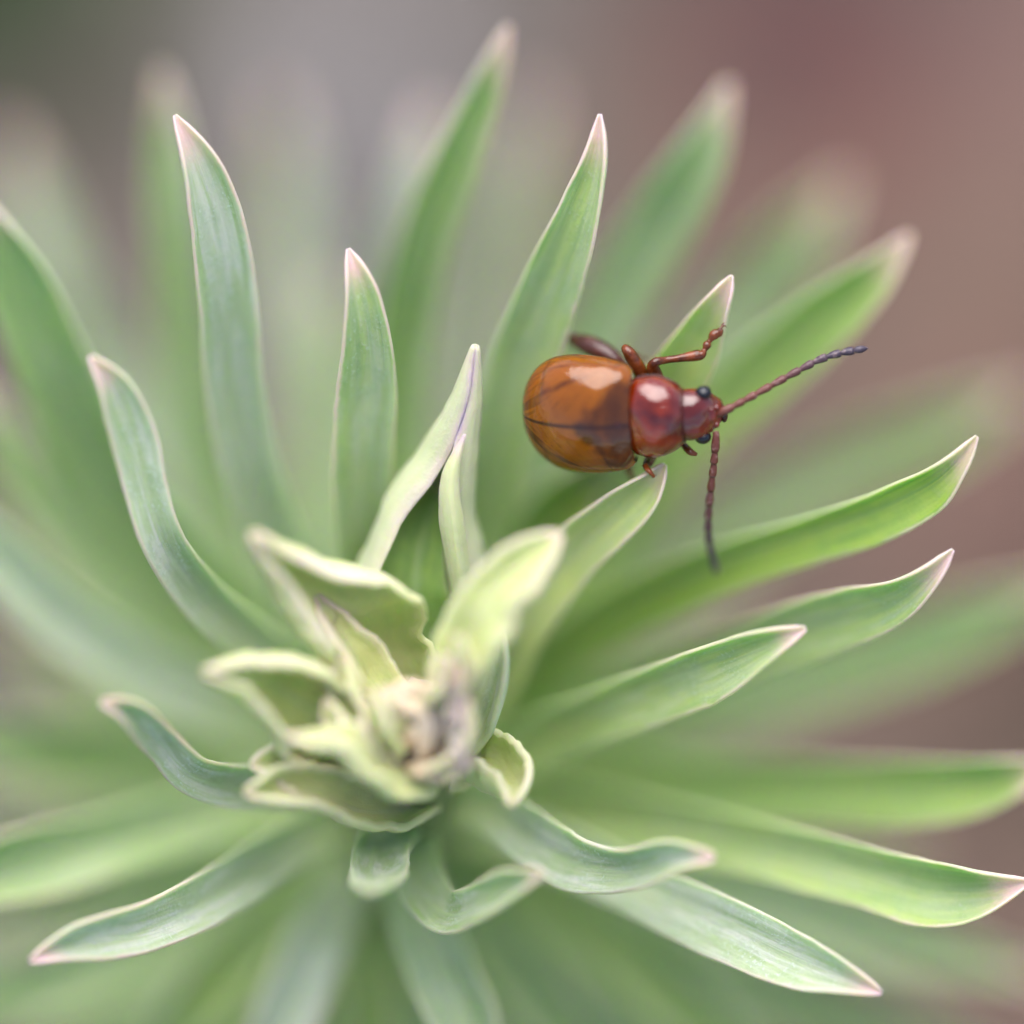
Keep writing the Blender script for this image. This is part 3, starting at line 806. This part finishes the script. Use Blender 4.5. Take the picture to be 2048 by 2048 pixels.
# left middle leg: femur up, tibia folded away behind
chain('leg', [(1290, 775, -0.8), (1284, 752, -0.5), (1272, 728, -0.2), (1258, 706, 0.0), (1251, 697, -0.1), (1255, 698, -0.5), (1272, 712, -1.6), (1290, 722, -2.4), (1300, 726, -2.9)],
      [0.18, 0.22, 0.22, 0.18, 0.13, 0.10, 0.08, 0.05, 0.03], M['leg'], n=60)
# left hind leg: swollen dark femur along the wing case
chain('leg', [(1250, 762, -1.2), (1236, 730, -1.1), (1208, 705, -1.2), (1175, 690, -1.5), (1150, 681, -1.8), (1138, 676, -2.0), (1142, 684, -2.4), (1165, 700, -3.0), (1180, 712, -3.6)],
      [0.14, 0.24, 0.30, 0.30, 0.20, 0.11, 0.08, 0.07, 0.04], M['darkleg'], n=60)
# right legs, tucked under the body and gripping the leaf tip below
chain('leg', [(1310, 890, -1.0), (1304, 912, -0.8), (1296, 926, -0.3), (1292, 934, 0.0), (1300, 944, 0.15), (1308, 954, 0.05)], [0.16, 0.17, 0.14, 0.09, 0.07, 0.04], M['leg'], n=40)
chain('leg', [(1262, 890, -1.4), (1258, 918, -1.6), (1256, 932, -1.7), (1262, 950, -1.6), (1272, 972, -1.3), (1282, 985, -1.0)], [0.16, 0.16, 0.12, 0.07, 0.06, 0.03], M['leg'], n=40)
chain('leg', [(1215, 880, -1.8), (1190, 905, -2.4), (1170, 918, -2.8), (1166, 918, -3.2), (1185, 935, -4.4), (1205, 950, -5.6)], [0.16, 0.26, 0.16, 0.08, 0.06, 0.03], M['darkleg'], n=40)

def antenna_material():
    q = NT('antenna')
    tc = q.n('TexCoord')
    uv = q.n('SeparateXYZ'); q.l(tc.outputs['UV'], uv.inputs[0])
    n = q.noise(7000, 3, tc.outputs['Object'], 0.6)
    c = q.mix(q.ramp(uv.outputs[1], 0.25, 0.85), (0.150, 0.040, 0.026), (0.060, 0.042, 0.062))
    c = q.mix(q.ramp(n, 0.52, 0.75, 0, 0.5), c, (0.45, 0.30, 0.27))
    q.set(Base_Color=c, Roughness=0.38, IOR=1.5)
    q.bump(n, 0.4, 0.00008)
    return q.m
M['antenna'] = antenna_material()

def antenna(path):
    sm = [Vector(s) for s in catmull([tuple(cs(*p)) for p in path], 200)]
    ln = [0.0]
    for a, b in zip(sm, sm[1:]): ln.append(ln[-1] + (b - a).length)
    tot = ln[-1]
    def at(d):
        for i in range(len(sm) - 1):
            if ln[i + 1] >= d:
                return sm[i].lerp(sm[i + 1], (d - ln[i]) / (ln[i + 1] - ln[i] + 1e-9))
        return sm[-1]
    seg = [0.13, 0.07, 0.085, 0.10, 0.10, 0.095, 0.09, 0.09, 0.085, 0.08, 0.085]
    ssum = sum(seg); pos = 0
    P, Rr = [], []
    for i, s in enumerate(seg):
        L0 = pos / ssum * tot; L1 = (pos + s) / ssum * tot; pos += s
        r = 0.118 + 0.008 * min(i, 7) / 7
        if i == 0: r = 0.130
        a0 = 0.70 - 0.022 * i
        prof = [(0.03, a0), (0.2, 0.5 + a0 * 0.4), (0.5, 0.93), (0.78, 1.0), (0.93, 0.88), (0.985, a0)]
        if i == 10: prof = [(0.03, 0.55), (0.25, 0.85), (0.55, 0.85), (0.8, 0.55), (1.0, 0.12)]
        for t, k in prof:
            P.append(to_world(at(L0 + (L1 - L0) * t))); Rr.append(r * k)
    v, f, u = tube(None, P, Rr, None, None, BORG, 14, len(P) * 3)
    hairs(v, f, u, P, Rr, 420, 0.075)
    return new_mesh('antenna', v, f, M['antenna'], head, u)
antenna([(1432, 832, 0.35), (1440, 826, 0.5), (1470, 811, 0.5), (1530, 778, 0.4), (1590, 745, 0.3), (1640, 719, 0.2), (1682, 706, 0.1), (1736, 696, 0.0)])
antenna([(1431, 862, 0.3), (1432, 875, 0.3), (1428, 925, 0.0), (1421, 985, -0.5), (1417, 1045, -1.1), (1421, 1095, -1.7), (1435, 1150, -2.4)])

# ------------------------------------------------------------------ far behind: dark plant, dry stems
def shrub():
    c = on_ground(-190, -200)
    t = thing('shrub', 'low dark green leafy plant on the soil beyond the rosette', 'plant', c)
    me_m = plain('shrub_leaf', (0.035, 0.075, 0.014), 0.5, 0.5, 60)
    vs, fs = [], []
    rnd = random.Random(3)
    for i in range(420):
        a = rnd.uniform(0, 2 * math.pi); rr = 0.009 * math.sqrt(rnd.random()); h = rnd.uniform(0.001, 0.014) * (1 - (rr / 0.011) ** 2)
        p = Vector((rr * math.cos(a), rr * math.sin(a), h))
        d = Vector((math.cos(a + rnd.uniform(-1, 1)), math.sin(a + rnd.uniform(-1, 1)), rnd.uniform(-0.3, 0.6))).normalized()
        s = d.cross(Vector((0, 0, 1))).normalized()
        l = rnd.uniform(0.002, 0.004); w = l * 0.28
        up = s.cross(d)
        o = len(vs)
        vs += [p, p + d * l * 0.5 + s * w + up * 0.0003, p + d * l, p + d * l * 0.5 - s * w + up * 0.0003, p + d * l * 0.5 - up * 0.0003]
        fs += [(o, o + 1, o + 4), (o + 1, o + 2, o + 4), (o + 2, o + 3, o + 4), (o + 3, o, o + 4)]
    new_mesh('crown', vs, fs, me_m, t)['kind'] = 'stuff'
    tube('stalk', [c + Vector((0, 0, -0.003)), c + Vector((0.0005, 0, 0.005)), c + Vector((0, 0.001, 0.010))], [0.9, 0.7, 0.4], M['stem'], t, c, 8)
shrub()

M['dry'] = plain('dry_stem', (0.27, 0.245, 0.24), 0.8, 0.25, 300, 0.3)
for (pa, pb, pc, r) in (((690, -40), (680, 260), (640, 620), 1.8), ((560, 150), (585, 420), (560, 700), 1.2)):
    pts = [on_ground(*p, h) for p, h in ((pa, 0.004), (pb, 0.012), (pc, 0.001))]
    org = pts[-1].copy(); org.z = 0
    st = tube('dry_stem', pts, [r * 0.8, r, r * 1.1], M['dry'], None, org, 10, 24)
    st.location = org
    st['label'] = 'pale grey dry stem lying on the soil behind the upright leaves' if r > 1.5 else 'thinner grey dry stem on the soil beside the thick pale one'
    st['category'] = 'dry stem'
